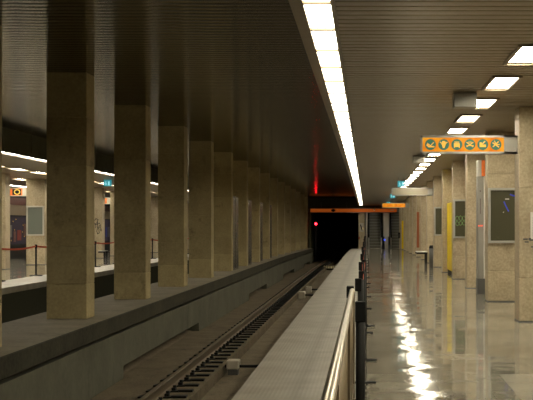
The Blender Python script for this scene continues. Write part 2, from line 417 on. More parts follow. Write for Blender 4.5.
# walls behind the platforms
struct(MB().sweep(rect(5.3, 5.5, -1.2, TCEIL+0.05), ST), 'wall_right', 'travertine', 'stone wall behind the right-hand pillars')
struct(MB().sweep(rect(-15.4, -15.2, -1.2, TCEIL+0.05), ST), 'wall_left', 'travertine_old', 'stone wall behind the opposite platform')
struct(MB().box(-15.4, 5.5, NEAR-0.2, NEAR, -1.45, TCEIL+0.25), 'wall_back', 'travertine', 'stone wall closing the hall behind the viewer')
zE = dip(END)
# far end: dark wall beside the far track, tunnel behind the near track
struct(MB().box(-15.4, -4.05, END, END+0.3, -1.6, TCEIL+0.2), 'wall_end_left', 'dark_concrete', 'dark end wall of the far platform and track')
mb = MB().box(-4.25, -4.05, END, 130, -1.8, TCEIL+0.1).box(-0.55, -0.35, END+0.3, 130, -1.8, TCEIL+0.1)
mb.box(-4.25, -0.35, END, 130, 2.75, 2.95).box(-4.25, -0.35, 129.8, 130, -2.2, 3)
struct(mb, 'wall_tunnel', 'tunnel', 'black tunnel lining beyond the platform end')
struct(MB().box(-4.1, 5.5, END-0.12, END+0.25, 1.27+EYE, TCEIL+0.2), 'trim_6', 'dark_concrete', 'black beam above the orange band at the far end')
mb = MB().box(-0.55, -0.13, END, END+0.3, zE-0.1, 2.7)
struct(mb, 'wall_end', 'travertine', 'pale stone end wall beside the tunnel mouth')
struct(MB().box(2.95, 5.5, END-0.5, END, zE-0.1, CEIL), 'wall_end_right', 'travertine', 'stone wall right of the escalators')
# escalator hall
mb = MB().box(-0.35, -0.13, END+0.3, 106, zE-0.1, 9).box(2.95, 3.15, END, 106, zE-0.1, 9).box(-0.35, 3.15, 105.8, 106, zE-0.1, 9)
struct(mb, 'wall_escalator', 'concrete_wall', 'side walls of the escalator shaft')
struct(MB().box(-0.35, 3.15, END, 106, zE-0.15, zE-0.002), 'floor_escalator', 'darkgrey', 'dark landing under the escalators')

# ------------------------------------------------------------------ pillars
def pillar_mesh(w, dpt, h, joints):
    """stone-clad shaft; origin at front left foot; real recessed joints between courses"""
    mb = MB(); cuts = [0.0]+joints+[h]; g = 0.004
    for a, b in zip(cuts, cuts[1:]):
        mb.box(0, w, 0, dpt, a+(0 if a == 0 else g), b-(0 if b == h else g), 0.006, 1)
    mb.box(0.008, w-0.008, 0.008, dpt-0.008, 0.01, h-0.01)
    return mb
JS = [[0.49, 1.62, 2.7], [0.50, 1.05, 2.2, 2.9], [0.49, 1.35, 2.55], [0.48, 0.98, 1.9, 2.95]]
# pillars between the tracks
for k in range(4):
    pass
proto = []
for k in range(4):
    me = pillar_mesh(0.578, 0.515, TCEIL-SLAB, JS[k])
    t = thing('platform_pillar', '', 'pillar', (0, 0, 0), 'pillars between the tracks')
    me.build('shaft', 'travertine_old', t)
    proto.append(t)
used = set()
for i in range(17):
    d = 17.95+4.8*(i-1)
    if i == 0: d = 13.26
    k = i % 4
    lab = ('stone pillar between the tracks, cut off by the left edge of the picture' if i == 0 else
           'dim stone pillar on the slab between the tracks, %s from the left' % nth(i-1))
    loc = (-4.594, d, SLAB+dip(d))
    if k not in used:
        used.add(k); proto[k].location = loc; proto[k]['label'] = lab
    else: copy_thing(proto[k], loc, lab)
# right-hand pillars
R0 = 17.62
RXS = [2.152, 2.176, 2.19, 2.22, 2.245]
def base_shadow_line(w, dp, t):  # dark strip round the foot, painted in for the contact shadow
    MB().box(-0.004, w+0.004, -0.004, dp+0.004, 0, 0.018).build('base_shadow_line', 'darkgrey', t)
def rx(i): return RXS[i] if i < 5 else 2.25
pr = []
for k in range(4):
    t = thing('platform_pillar', '', 'pillar', (0, 0, 0), 'pillars along the right-hand platform')
    pillar_mesh(0.76, 0.52, CEIL, [[0.62, 1.9], [0.55, 1.2, 2.3], [0.7, 1.75, 2.6], [0.6, 1.45, 2.45]][k]).build('shaft', 'travertine', t)
    base_shadow_line(0.76, 0.52, t)
    pr.append(t)
for i in range(15):
    d = R0+4.8*i; k = i % 4
    lab = ('beige stone pillar on the right platform, nearest and cut by the right picture edge' if i == 0 else
           'beige stone pillar on the right platform, %s counting from the near end' % nth(i))
    loc = (rx(i), d, dip(d))
    if i < 4: pr[k].location = loc; pr[k]['label'] = lab
    else: copy_thing(pr[k], loc, lab)
def rpil(i): return R0+4.8*i
# opposite platform pillars
O0 = 39.3
to = thing('platform_pillar', 'sunlit', 'pillar', (0, 0, 0), 'pillars along the opposite platform')
pillar_mesh(0.65, 0.52, CEIL, [0.6, 1.9]).build('shaft', 'travertine', to)
base_shadow_line(0.65, 0.52, to)
for i in range(10):
    d = O0+4.8*i
    lab = 'bright beige pillar on the opposite platform, %s of its row from the left' % nth(i)
    if i == 0: to.location = (-12.0, d, dip(d)); to['label'] = lab
    else: copy_thing(to, (-12.0, d, dip(d)), lab)

# ------------------------------------------------------------------ lights
def strip_light(label, x0, x1, mat, d0, n, seg=1.275):
    t = thing('strip_light', label, 'ceiling light', (0, 0, 0))
    d1 = d0+n*seg
    mb = MB()
    mb.sweep(rect(x0-0.10, x0, CEIL-0.015, CEIL+0.10), stations(d0, d1))
    mb.sweep(rect(x1, x1+0.03, CEIL-0.010, CEIL+0.10), stations(d0, d1))
    mb.sweep(rect(x0-0.10, x1+0.03, CEIL+0.10, CEIL+0.12), stations(d0, d1))
    mb.build('housing', 'housing', t)
    for i in range(n+1):
        d = d0+i*seg
        MB().box(x0, x1, d-0.032, d+0.032, CEIL-0.008+dip(d), CEIL+0.05+dip(d)).build('crossbar', 'housing', t)
    for i in range(n):
        a = d0+i*seg
        MB().sweep(rect(x0+0.002, x1-0.002, CEIL+0.012, CEIL+0.03), [a+0.025, a+seg-0.025]).build('diffuser', mat, t)
    return t
strip_light('long bright light strip above the right platform edge and stanchion row', -0.478, -0.27, 'diffuser', 9.45-12*1.275, 73)
strip_light('long white light strip above the opposite platform edge', -8.36, -8.14, 'diffuser_opp', 9.45, 61)

def downlight():
    t = thing('ceiling_light', '', 'ceiling light')
    mb = MB()
    w, l = 0.27, 1.29
    mb.box(-0.035, 0, -0.03, l+0.03, -0.02, 0.03).box(w, w+0.035, -0.03, l+0.03, -0.02, 0.03)
    mb.box(0, w, -0.03, 0, -0.02, 0.03).box(0, w, l, l+0.03, -0.02, 0.03)
    mb.box(-0.035, w+0.035, -0.03, l+0.03, 0.03, 0.045)
    mb.build('frame', 'housing', t)
    MB().box(0.004, w-0.004, 0.004, l-0.004, 0.0, 0.015).build('diffuser', 'downlight', t)
    return t
t0 = downlight(); 
n = 0
for i in range(-5, 32):
    d = 11.62+2.4*i
    if d < -6 or d > 86: continue
    lab = 'rectangular recessed ceiling light of the right platform row, %s from the near end' % nth(n) if i >= 0 else 'rectangular recessed ceiling light of the right platform, above the viewer'
    if i < 0: lab = 'rectangular ceiling light overhead and behind the viewer, out of the picture'
    else: n += 1
    loc = (1.445, d, CEIL-0.002+dip(d))
    if i == -5 or 'placed' not in globals():
        placed = True; t0.location = loc; t0['label'] = lab; t0['group'] = 'ceiling lights of the right platform'
    else: copy_thing(t0, loc, lab, 'ceiling lights of the right platform')
m_ = 0
for row, (x, da, cnt) in enumerate(((-10.32, 21.3+0.25, 27), (-12.4, 29.3, 22))):
    for i in range(cnt):
        d = da+2.4*i
        copy_thing(t0, (x, d, CEIL-0.002+dip(d)),
                   'ceiling light over the opposite platform, %s row from the tracks, %s along it' % (ORD[row], nth(i)),
                   'ceiling lights of the opposite platform')
for i in range(30):
    d = 4.42+2.4*i
    copy_thing(t0, (3.62, d, CEIL-0.002+dip(d)), 'ceiling light hidden behind the right-hand pillars, %s of that row' % nth(i), 'ceiling lights behind the right pillars')
t = thing('wall_light', 'long white light line at the back of the opposite platform', 'ceiling light', (-14.4, 40, 0))
MB().box(0, 0.16, 0, 26, CEIL-0.02, CEIL+0.03).build('housing', 'housing', t)
MB().box(0.02, 0.14, 0.05, 25.95, CEIL-0.03, CEIL-0.021).build('diffuser', 'diffuser_opp', t)

# ------------------------------------------------------------------ signs
def pillar_sign(label, d, lit, icons, xr=2.155, xl=0.77):
    z0, z1 = 2.385, 2.645
    t = thing('hanging_sign', label, 'sign', (0, d, dip(d)))
    xg = xr-0.195
    mb = MB().box(xl, xr, 0, 0.16, z1-0.03, z1).box(xl, xr, 0, 0.16, z0, z0+0.03)
    mb.box(xl, xl+0.03, 0, 0.16, z0, z1).box(xg, xr, 0, 0.16, z0, z1).box(xl, xg, 0.09, 0.16, z0, z1)
    mb.build('casing', 'grey_metal', t)
    f = MB().box(xl+0.03, xg, 0.012, 0.09, z0+0.03, z1-0.03).build('sign_face', lit, t)
    if icons:
        zc = (z0+z1)/2
        cx = [0.918, 1.107, 1.294, 1.48, 1.664, 1.851]
        for k, x in enumerate(cx):
            x -= 0.006
            dk = MB().cyl((x, 0.009, zc), 0.078, 0.008, 'y', 32).build('icon_disc', 'sign_disc', f)
            mb = MB(); y = 0.004
            def S(p, w=0.013): mb.stroke([(x+a, zc+b) for a, b in p], w, y)
            def Pg(p): mb.prism([(x+a, zc+b) for a, b in p], y-0.004, y)
            if k == 0:
                S([(-0.05, -0.005), (-0.02, -0.03), (0.05, -0.03)], 0.02); S([(-0.03, 0.01), (0.0, -0.02), (0.045, 0.03)], 0.012); S([(-0.045, 0.02), (-0.03, 0.0)], 0.012)
            elif k == 1:
                Pg([(-0.022, 0.05), (0.022, 0.05), (0.03, 0.005), (0.012, -0.05), (-0.012, -0.05), (-0.03, 0.005)]); S([(-0.05, 0.035), (-0.02, 0.01), (0.02, 0.01), (0.05, 0.035)], 0.014)
            elif k == 2:
                Pg([(-0.042, -0.035), (0.042, -0.035), (0.042, 0.02), (-0.042, 0.02)]); S([(-0.03, 0.035), (0.03, 0.035)], 0.014); S([(-0.035, -0.045), (-0.035, -0.03)]); S([(0.035, -0.045), (0.035, -0.03)])
            elif k == 3:
                S([(-0.045, 0.03), (0.045, -0.03)]); S([(-0.045, -0.03), (0.045, 0.03)]); S([(-0.05, -0.015), (0.05, -0.015)], 0.01); S([(-0.02, 0.035), (0.02, 0.035)], 0.01)
            elif k == 4:
                Pg([(-0.045, -0.035), (0.045, -0.035), (0.045, 0.0), (0.0, 0.0), (-0.02, 0.03), (-0.045, 0.03)]); S([(0.0, 0.015), (0.03, 0.045)], 0.014)
            else:
                S([(-0.045, 0.025), (0.04, -0.035)], 0.015); S([(-0.04, -0.03), (0.035, 0.04)], 0.015); S([(0.0, 0.0), (0.05, 0.0)], 0.012); S([(-0.02, 0.05), (0.0, 0.0)], 0.012)
            mb.build('pictogram', 'sign_icon', dk)
    return t
pillar_sign('lit orange sign with six round teal pictograms on the nearest right pillar', R0+0.18, 'sign_lit', True)
pillar_sign('unlit beige sign box projecting from a pillar beyond the lit orange sign', rpil(5)+0.18, 'signoff', False, xl=0.85, xr=2.245)
t = pillar_sign('far lit plain orange sign box projecting from a right pillar', rpil(10)+0.18, 'sign_lit', False, xl=0.82, xr=2.245)
# opposite platform signs
def opp_sign(label, d, xl, xr, emblem):
    z0, z1 = 2.45, 2.70
    t = thing('hanging_sign', label, 'sign', (0, d, dip(d)))
    MB().box(xr-0.18, xr, 0, 0.12, z0, z1).box(xl, xr, 0, 0.12, z0-0.02, z0).box(xl, xr, 0, 0.12, z1, z1+0.02).build('casing', 'lightgrey', t)
    f = MB().box(xl, xr-0.18, 0.01, 0.11, z0, z1).build('sign_face', 'orange', t)
    if emblem:
        cx = -12.38; zc = (z0+z1)/2
        MB().box(cx-0.17, cx+0.14, 0.004, 0.009, z0+0.02, z1-0.02).build('emblem_ground', 'black', f)
        mb = MB()
        for k in range(24):
            a, b = 2*PI*k/24, 2*PI*(k+1)/24
            mb.prism([(cx+0.11*math.cos(a), zc+0.095*math.sin(a)), (cx+0.11*math.cos(b), zc+0.095*math.sin(b)), (cx+0.078*math.cos(b), zc+0.066*math.sin(b)), (cx+0.078*math.cos(a), zc+0.066*math.sin(a))], -0.002, 0.004)
        mb.build('emblem_ring', 'shop_yellow', f)
    else:
        mb = MB()
        for z in (z0+0.07, z0+0.13, z0+0.18): mb.box(xl+0.1, xr-0.25, 0.004, 0.009, z-0.012, z+0.012)
        mb.build('white_lines', 'white', f)
opp_sign('orange sign with black and yellow ring emblem on the opposite platform', O0+4.8+0.2, -13.3, -12.01, True)
opp_sign('orange sign with white lines on the opposite platform, beyond the scribbled pillar', O0+4.8*4+0.2, -13.0, -12.01, False)
# exit signs
def exit_sign(label, x, d, z, w=0.24, h=0.2):
    t = thing('exit_sign', label, 'exit sign', (x, d, z), 'exit signs')
    MB().box(0, w, 0, 0.05, 0, h).build('casing', 'exit_lit', t)
    mb = MB()
    mb.stroke([(0.05, 0.03), (0.08, 0.09), (0.05, 0.13)], 0.02, -0.001); mb.stroke([(0.08, 0.09), (0.11, 0.04)], 0.02, -0.001); mb.stroke([(0.04, 0.1), (0.11, 0.11)], 0.014, -0.001)
    mb.cyl((0.075, -0.002, 0.155), 0.016, 0.004, 'y', 12)
    mb.prism([(0.15, 0.03), (0.21, 0.03), (0.21, 0.17), (0.15, 0.17)], -0.004, -0.001)
    mb.build('running_figure', 'exit_white', t)
    MB().box(0.03, 0.045, 0.015, 0.03, h, CEIL+dip(d)-z-0.002).box(w-0.045, w-0.03, 0.015, 0.03, h, CEIL+dip(d)-z-0.002).build('hanger', 'grey_metal', t)
exit_sign('small teal exit sign hung above the unlit beige sign box', 1.06, 42.5, 2.70)
exit_sign('second teal exit sign hung further along the right platform', 1.14, 60.0, 2.72)
exit_sign('farthest teal exit sign, just left of the plain orange sign', 1.2, 75.0, 2.64)
exit_sign('teal exit sign hung over the opposite platform between the pillars', -9.35, 44.5, 2.79, 0.27, 0.22)
# grey boxes under the ceiling
for d, lab in ((15.72, 'grey box under the ceiling beside the third ceiling light'), (29.6, 'smaller grey ceiling box seen below the lit orange sign')):
    t = thing('loudspeaker', lab, 'loudspeaker', (1.10, d, 0), 'grey boxes under the right ceiling')
    MB().box(0, 0.29, 0, 0.28, CEIL-0.185, CEIL-0.004, 0.006).build('casing', 'grey_metal', t)
    MB().box(0.03, 0.26, -0.003, 0.004, CEIL-0.165, CEIL-0.03).build('grille', 'grey_metal', t)

# ------------------------------------------------------------------ poster cases
def poster(label, x0, w, d, z0, z1, board='board', fr=0.045, frame='alu'):
    t = thing('poster_case', label, 'poster case', (x0, d-0.055, dip(d)))
    mb = MB().box(0, fr, 0, 0.05, z0, z1, 0.004, 1).box(w-fr, w, 0, 0.05, z0, z1, 0.004, 1).box(fr, w-fr, 0, 0.05, z0, z0+fr, 0.004, 1).box(fr, w-fr, 0, 0.05, z1-fr, z1, 0.004, 1)
    mb.box(0.01, w-0.01, 0.046, 0.054, z0+0.01, z1-0.01)
    mb.build('frame', frame, t)
    MB().box(fr, w-fr, 0.022, 0.046, z0+fr, z1-fr).build('board', board, t)
    return t
d = rpil(1)
p1 = poster('glass poster case with blue spray strokes on the second right pillar', 2.18, 0.62, d, 1.05, 2.04)
for q, wd in (([(0.285, 1.79), (0.31, 1.73), (0.345, 1.66), (0.365, 1.625)], 0.022), ([(0.40, 1.92), (0.44, 1.905), (0.475, 1.90)], 0.026), ([(0.485, 1.86), (0.49, 1.80)], 0.022)):
    mb = MB(); mb.stroke(q, wd, 0.021, 0.002); mb.build('blue_graffiti', 'blue_paint', p1)
mb = MB(); mb.stroke([(0.31, 1.84), (0.37, 1.84)], 0.02, 0.021, 0.002); mb.stroke([(0.27, 1.60), (0.28, 1.61)], 0.012, 0.021, 0.002); mb.build('white_scrap', 'lightgrey', p1)
d = rpil(3)
p2 = poster('poster case with green spray scribble on the fourth right pillar', 2.225, 0.56, d, 1.05, 2.04)
mb = MB(); random.seed(3)
for r_, zc in enumerate((1.56, 1.43)):
    for k in range(4):
        x = 0.10+k*0.085; q = []
        for a in range(9):
            th = a/8*2*PI*0.9+k
            q.append((x+0.04*math.cos(th), zc+0.055*math.sin(th)+random.uniform(-.012, .012)))
        mb.stroke(q, 0.012, 0.021, 0.002)
mb.build('green_graffiti', 'green_paint', p2)
poster('plain poster case on the sixth right pillar, unmarked', 2.255, 0.56, rpil(5), 1.05, 2.0)
poster('pale framed grey notice board on an opposite platform pillar', -11.985, 0.62, O0+4.8, 1.03, 2.08, 'board_grey', 0.05, 'lightgrey')
# notice and scraps on the nearest pillar
t = thing('notice', 'white paper notice on the nearest right pillar, at picture edge', 'notice', (2.302, R0, 0))
MB().box(0.01, 0.25, -0.012, -0.001, 1.17, 1.55, 0.002, 1).build('sheet', 'white', t)
mb = MB().box(0.0, 0.26, -0.014, -0.002, 1.145, 1.17).cyl((0.0, -0.01, 1.17), 0.02, 0.012, 'y', 16); mb.build('clip', 'darkgrey', t)
mb = MB()
for k in range(8): mb.box(0.04, 0.22, -0.0135, -0.0122, 1.22+k*0.035, 1.23+k*0.035)
mb.build('printed_lines', 'grey_metal', t)
t = thing('sticker_remains', 'dark torn sticker scraps on the nearest right pillar', 'sticker', (2.20, R0, 0))
mb = MB().box(0.01, 0.075, -0.004, -0.001, 1.155, 1.18).box(0.03, 0.085, -0.004, -0.001, 1.12, 1.14).box(0.12, 0.16, -0.004, -0.001, 1.05, 1.07)
mb.build('scraps', 'darkgrey', t)

# ------------------------------------------------------------------ things standing along the right pillars
t = thing('information_column', 'grey information column with red digits between second and third right pillars', 'information column', (2.20, 24.7, 0))
MB().box(0, 0.115, 0, 0.35, 0.32, 2.34, 0.006, 1).build('body', 'grey_metal', t)
MB().box(0.117, 0.165, 0.0, 0.33, 0.30, 2.34, 0.004, 1).build('side_strip', 'white', t)
MB().box(-0.003, 0.168, -0.005, 0.36, 0, 0.32, 0.005, 1).build('plinth', 'darkgrey', t)
MB().box(0.0, 0.075, -0.01, 0.35, 2.345, 2.66, 0.005, 1).build('header', 'lightgrey', t)
MB().box(0.076, 0.165, -0.012, 0.33, 2.345, 2.66, 0.005, 1).build('orange_header', 'orange', t)
mb = MB()
for k in range(4):
    x = 0.012+k*0.024; mb.box(x, x+0.014, -0.006, 0.001, 1.365, 1.372).box(x, x+0.004, -0.006, 0.001, 1.345, 1.372).box(x+0.01, x+0.014, -0.006, 0.001, 1.35, 1.38)
mb.build('digits', 'red_led', t)
mb = MB().box(0.045, 0.055, -0.004, 0.001, 1.6, 1.9).box(0.04, 0.06, -0.005, 0.001, 2.04, 2.06); mb.build('slot', 'maroon', t)

t = thing('vending_machine', 'tall yellow machine standing between the fourth and fifth right pillars', 'machine', (2.37, 33.6, 0))
MB().box(0, 0.75, 0, 3.12, 0.1, 2.03, 0.01).build('body', 'yellow', t)
MB().box(0.02, 0.73, 0.02, 3.1, 0, 0.1).build('plinth', 'black', t)
MB().box(0.03, 0.7, 0.1, 1.4, 2.035, 2.7).build('top_cabinet', 'grey_metal', t)
MB().box(0.015, 0.025, 0.3, 1.2, 2.2, 2.5).build('top_panel', 'maroon', t)

t = thing('orange_sign_box', 'small orange box high on the fourth right pillar, above green scribble', 'sign', (2.61, rpil(3), 0))
MB().box(0, 0.16, -0.18, -0.001, 2.35, 2.62, 0.005, 1).build('box', 'orange', t)
MB().box(-0.004, 0.164, -0.185, -0.001, 2.33, 2.35).build('lower_rim', 'darkgrey', t)

# bench
def bench(label, x0, x1, d, z=0.42, L=1.25):
    t = thing('bench', label, 'bench', (x0, d, dip(d)))
    w = x1-x0
    for k in range(4):
        a = w*k/4
        MB().box(a+0.005, a+w/4-0.005, 0, L, z, z+0.03, 0.005, 1).build('seat_slat', 'lightgrey', t)
    MB().box(0, w, 0.06, 0.11, z-0.06, z-0.001).box(0, w, L-0.11, L-0.06, z-0.06, z-0.001).build('seat_frame', 'black', t)
    for y in (0.06, L-0.11):
        MB().box(w-0.06, w-0.01, y, y+0.05, 0, z-0.06).build('leg', 'black', t)
    return t
bench('pale slatted bench jutting out beside a right pillar', 1.80, 2.2, 44.9)
bench('dark bench on the opposite platform before the scribbled pillar', -11.0, -10.72, 51.2, 0.34, 0.7)
t = thing('waste_bin', 'slim dark waste bin by the sixth right pillar', 'bin', (2.17, 43.2, 0))
MB().cyl((0.12, 0.12, 0.30), 0.11, 0.60, 'z', 24, 0.12, 0.006).build('bin_body', 'darkgrey', t)
MB().cyl((0.12, 0.12, 0.65), 0.125, 0.10, 'z', 24, 0.10, 0.008).build('lid', 'black', t)
t = thing('wall_panel', 'tall narrow rust-orange panel on a far right pillar', 'panel', (2.255, rpil(8), dip(rpil(8))))
MB().box(0, 0.11, -0.03, -0.001, 0.42, 2.02, 0.004, 1).build('panel', 'brown_orange', t)
t = thing('wall_panel', 'narrow yellow panel on a right pillar near the far end', 'panel', (2.255, rpil(13), dip(rpil(13))))
MB().box(0, 0.12, -0.03, -0.001, 0.06, 1.86, 0.004, 1).build('panel', 'yellow', t)
t = thing('telephone_box', 'small black box on the last right pillar', 'phone', (2.15, rpil(14)-0.02, dip(rpil(14))))
MB().box(0, 0.13, -0.15, -0.001, 0.75, 1.12, 0.01).build('hood', 'black', t)
MB().box(0.04, 0.09, -0.17, -0.151, 0.82, 1.02, 0.005).build('handset', 'darkgrey', t)
MB().box(0.1, 0.14, -0.001, 0.03, 0.8, 1.1).build('bracket', 'black', t)

# ------------------------------------------------------------------ platform railing and stanchions
RZ = EYE-0.50; RX = -0.11
t = thing('railing', 'shiny steel handrail with upright bars at the bottom edge of the picture', 'railing', (RX, 0, 0))
MB().tube([(0, y, RZ) for y in (1.2, 5, 9.75)], 0.0215, 20).build('handrail', 'steel', t)
MB().box(-0.045, 0.012, 9.72, 9.86, RZ-0.055, RZ+0.035, 0.006).build('end_cap', 'rubber', t)
for k in range(60):
    y = 2.0+k*0.13
    MB().cyl((0, y, (RZ+0.12)/2), 0.008, RZ-0.12, 'z', 8).build('baluster', 'housing', t)
MB().box(-0.015, 0.015, 1.2, 9.8, 0.10, 0.125).build('bottom_rail', 'housing', t)
for y in (1.3, 4.1, 6.9, 9.7):
    MB().box(-0.02, 0.02, y, y+0.04, 0, RZ-0.02).box(-0.06, 0.06, y-0.04, y+0.08, 0, 0.01).build('post', 'housing', t)

def stanchion(x, d, nxt, label, h=0.94, group=None, head=0.0, sag=0.10, base='flat'):
    t = thing('stanchion', label, 'stanchion', (x, d, dip(d)), group)
    MB().cyl((0, 0, h/2), 0.026, h-0.02, 'z', 16).build('post', 'black', t)
    MB().box(-0.0285+head, 0.0285+head, -0.03, 0.03, h-0.11, h, 0.006).build('belt_head', 'rubber', t)
    if base == 'flat':
        MB().box(-0.07, 0.135, -0.045, 0.045, 0, 0.014, 0.004, 1).cyl((0, 0, 0.02), 0.04, 0.02, 'z', 16).build('base', 'black', t)
    else:
        MB().cyl((0, 0, 0.0125), 0.175, 0.025, 'z', 28, None, 0.006).cyl((0, 0, 0.035), 0.05, 0.03, 'z', 16, 0.03).build('base', 'black', t)
    if nxt:
        x1, d1 = nxt; d1 -= 0.04; pts = []
        for k in range(11):
            u = k/10; pts.append(((x1-x)*u, (d1-d)*u, h-0.05-sag*4*u*(1-u)+(dip(d1)-dip(d))*u))
        mb = MB(); rings = []
        for p in pts:
            rings.append([mb.bm.verts.new((p[0]+a, p[1], p[2]+b)) for a, b in ((-0.0015, -0.024), (0.0015, -0.024), (0.0015, 0.024), (-0.0015, 0.024))])
        for A, B in zip(rings, rings[1:]):
            for k in range(4): mb.bm.faces.new((A[k], A[(k+1) % 4], B[(k+1) % 4], B[k]))
        mb.bm.faces.new(rings[0]); mb.bm.faces.new(rings[-1])
        mb.build('belt', 'red', t)
    return t
DS = [6.7, 10.76, 12.56, 15.8, 16.9, 20.5, 24.0, 27.7, 29.6, 33.0, 36.8, 39.7, 43.0, 46.0, 50.0, 54.0, 58.0, 62.0, 66.0, 70.0, 74.0, 78.0]
XS = [-0.032, -0.05, -0.03, -0.05, -0.02, -0.05, -0.04, -0.06, -0.03, -0.05, -0.06, -0.04, -0.05, -0.06, -0.05, -0.06, -0.04, -0.07, -0.05, -0.04, -0.05, -0.06]
for i, d in enumerate(DS):
    nx = (XS[i+1], DS[i+1]) if 0 < i < len(DS)-1 else None
    lab = ('black stanchion post nearest the viewer, right of the steel handrail' if i == 0 else
           'black belt stanchion in the right platform row, %s from the near end' % nth(i))
    stanchion(XS[i], d, nx, lab, 0.945 if i == 0 else 0.90, 'stanchions along the right platform', 0.0 if i == 0 else -0.02)
OD = [27.2, 30.7, 34.2, 37.9, 41.7, 45.4, 49.1, 52.8, 56.5, 60.2, 64, 68, 72, 76]
for i, d in enumerate(OD):
    nx = (-9.04, OD[i+1]) if i < len(OD)-1 else None
    lab = ('black stanchion with red belt left of the opposite notice board, by picture edge' if i == 1 else
           'black stanchion before the pale notice board on the opposite platform' if i == 2 else
           'black belt stanchion on the opposite platform edge, %s of its row' % nth(i))
    stanchion(-9.04, d, nx, lab, 0.86, 'stanchions along the opposite platform', 0, 0.05, 'round')

# ------------------------------------------------------------------ track
t = thing('railway_track', 'near railway track with rust-brown rail and black fasteners', 'track', (0, 0, 0))
zt = -0.815
def rail_prof(x):
    b = BED+0.022
    return [(x-0.06, b), (x+0.06, b), (x+0.06, b+0.012), (x+0.01, b+0.03), (x+0.01, zt-0.035), (x+0.035, zt-0.025), (x+0.035, zt-0.004), (x+0.028, zt), (x-0.028, zt), (x-0.035, zt-0.004), (x-0.035, zt-0.025), (x-0.01, zt-0.035), (x-0.01, b+0.03), (x-0.06, b+0.012)]
RLX = -2.82
r1 = MB().sweep(rail_prof(RLX), stations(NEAR, 125)).build('rail', 'rail', t)
MB().sweep(rect(RLX-0.024, RLX+0.024, zt, zt+0.002), stations(NEAR, 125)).build('running_surface', 'rail_head', r1)
MB().sweep(rail_prof(RLX+1.47), stations(NEAR, 125)).build('rail', 'rail', t)
MB().sweep(rect(RLX+1.47-0.2, RLX+1.47+0.2, -1.17, BED+0.022), stations(NEAR, 125)).build('rail_plinth', 'bed', t)
fz = BED
fproto = None
far = MB()
for k in range(118):
    d = 16.5+0.62*k
    if k < 100:
        if fproto is None:
            mb = MB().box(-0.30, 0.17, -0.085, 0.085, 0, 0.02, 0.004, 1).box(0.06, 0.12, -0.05, 0.05, 0.02, 0.06, 0.008, 1).box(-0.12, -0.06, -0.05, 0.05, 0.02, 0.06, 0.008, 1)
            mb.cyl((0.10, 0, 0.05), 0.025, 0.08, 'z', 8).cyl((-0.10, 0, 0.05), 0.025, 0.08, 'z', 8)
            mb.box(0.15, 0.36, -0.07, 0.07, 0, 0.03, 0.005, 1)
            fproto = mb.build('rail_fastener', 'black', t); f = fproto
        else:
            f = fproto.copy(); COL.objects.link(f); f.parent = t
        f.location = (RLX, d, BED+dip(d))
    else:
        far.box(RLX-0.17, RLX+0.36, d-0.08, d+0.08, BED+dip(d), BED+dip(d)+0.05)
fo = far.build('rail_fastener', 'black', t); fo['kind'] = 'stuff'
# edge kerb of the plinth
t = thing('junction_box', 'small pale box with cable pipe on the track floor', 'box', (-2.35, 21.2, -1.16))
MB().box(-0.01, 0.20, -0.16, 0.16, 0.10, 0.25, 0.02).build('cover', 'oldbox', t)
MB().box(0.01, 0.18, -0.12, 0.12, 0.0, 0.11).build('base', 'darkgrey', t)
MB().tube([(-0.045, 0.0, 0.14), (0.02, 0.0, 0.14)], 0.025, 10).build('pipe', 'black', t)
MB().tube([(0.18, 0.0, 0.14), (0.55, 0.0, 0.14)], 0.025, 10).build('pipe', 'black', t)
for k, (d, x, lab) in enumerate(((43.7, -2.36, 'second small pale box in the track, beyond the first'), (47.5, -2.30, 'third small pale box in the track, just beyond the second'))):
    t = thing('junction_box', lab, 'box', (x, d, -1.16+dip(d)))
    MB().box(0, 0.22, -0.25, 0.25, 0, 0.24, 0.02).build('cover', 'oldbox', t)
    MB().tube([(0.2, 0.0, 0.12), (0.6, 0.0, 0.12)], 0.03, 8).build('pipe', 'black', t)
t = thing('stop_marker', 'row of six pale blocks across the far track', 'marker', (-2.56, 75.0, -1.16+dip(75)))
for k in range(6):
    MB().box(k*0.135, k*0.135+0.075, 0, 0.06, 0.10, 0.25, 0.004, 1).build('pale_block', 'stopmark', t)
MB().box(-0.05, 0.80, 0.02, 0.1, 0, 0.10).build('bar', 'black', t)
# tall metal panels behind four of the pillars between the tracks
for i, L_ in ((5, 1.7), (6, 1.45), (7, 1.3), (8, 1.2)):
    d = 17.95+4.8*(i-1)+0.53
    t = thing('metal_cabinet', 'tall grey metal panel just behind the %s pillar between the tracks' % nth(i-1), 'cabinet', (-4.16, d, SLAB+dip(d)), 'tall metal panels between the pillars')
    MB().box(0, 0.13, 0, L_, 0.0, 2.25, 0.006, 1).build('body', 'panel_metal', t)
    MB().box(0.13, 0.137, L_*0.5-0.01, L_*0.5+0.01, 0.05, 2.2).build('door_joint', 'black', t)
    MB().box(0.13, 0.15, L_*0.6, L_*0.6+0.03, 1.0, 1.15, 0.004, 1).build('handle', 'darkgrey', t)
# red signal lamp at tunnel mouth
t = thing('signal_lamp', 'glowing red signal light at the tunnel mouth', 'signal', (-3.50, 86.5, 0))
MB().box(-0.10, 0.10, 0.03, 0.16, 1.05, 1.72, 0.02).build('casing', 'black', t)
MB().cyl((0, 0.015, 1.545), 0.075, 0.04, 'y', 20).build('red_lens', 'red_lamp', t)
MB().cyl((0.03, 0.02, 1.16), 0.06, 0.03, 'y', 20).build('dark_lens', 'darkgrey', t)
MB().cyl((0, 0.1, 0.1), 0.04, 2.2, 'z', 12).build('post', 'black', t)

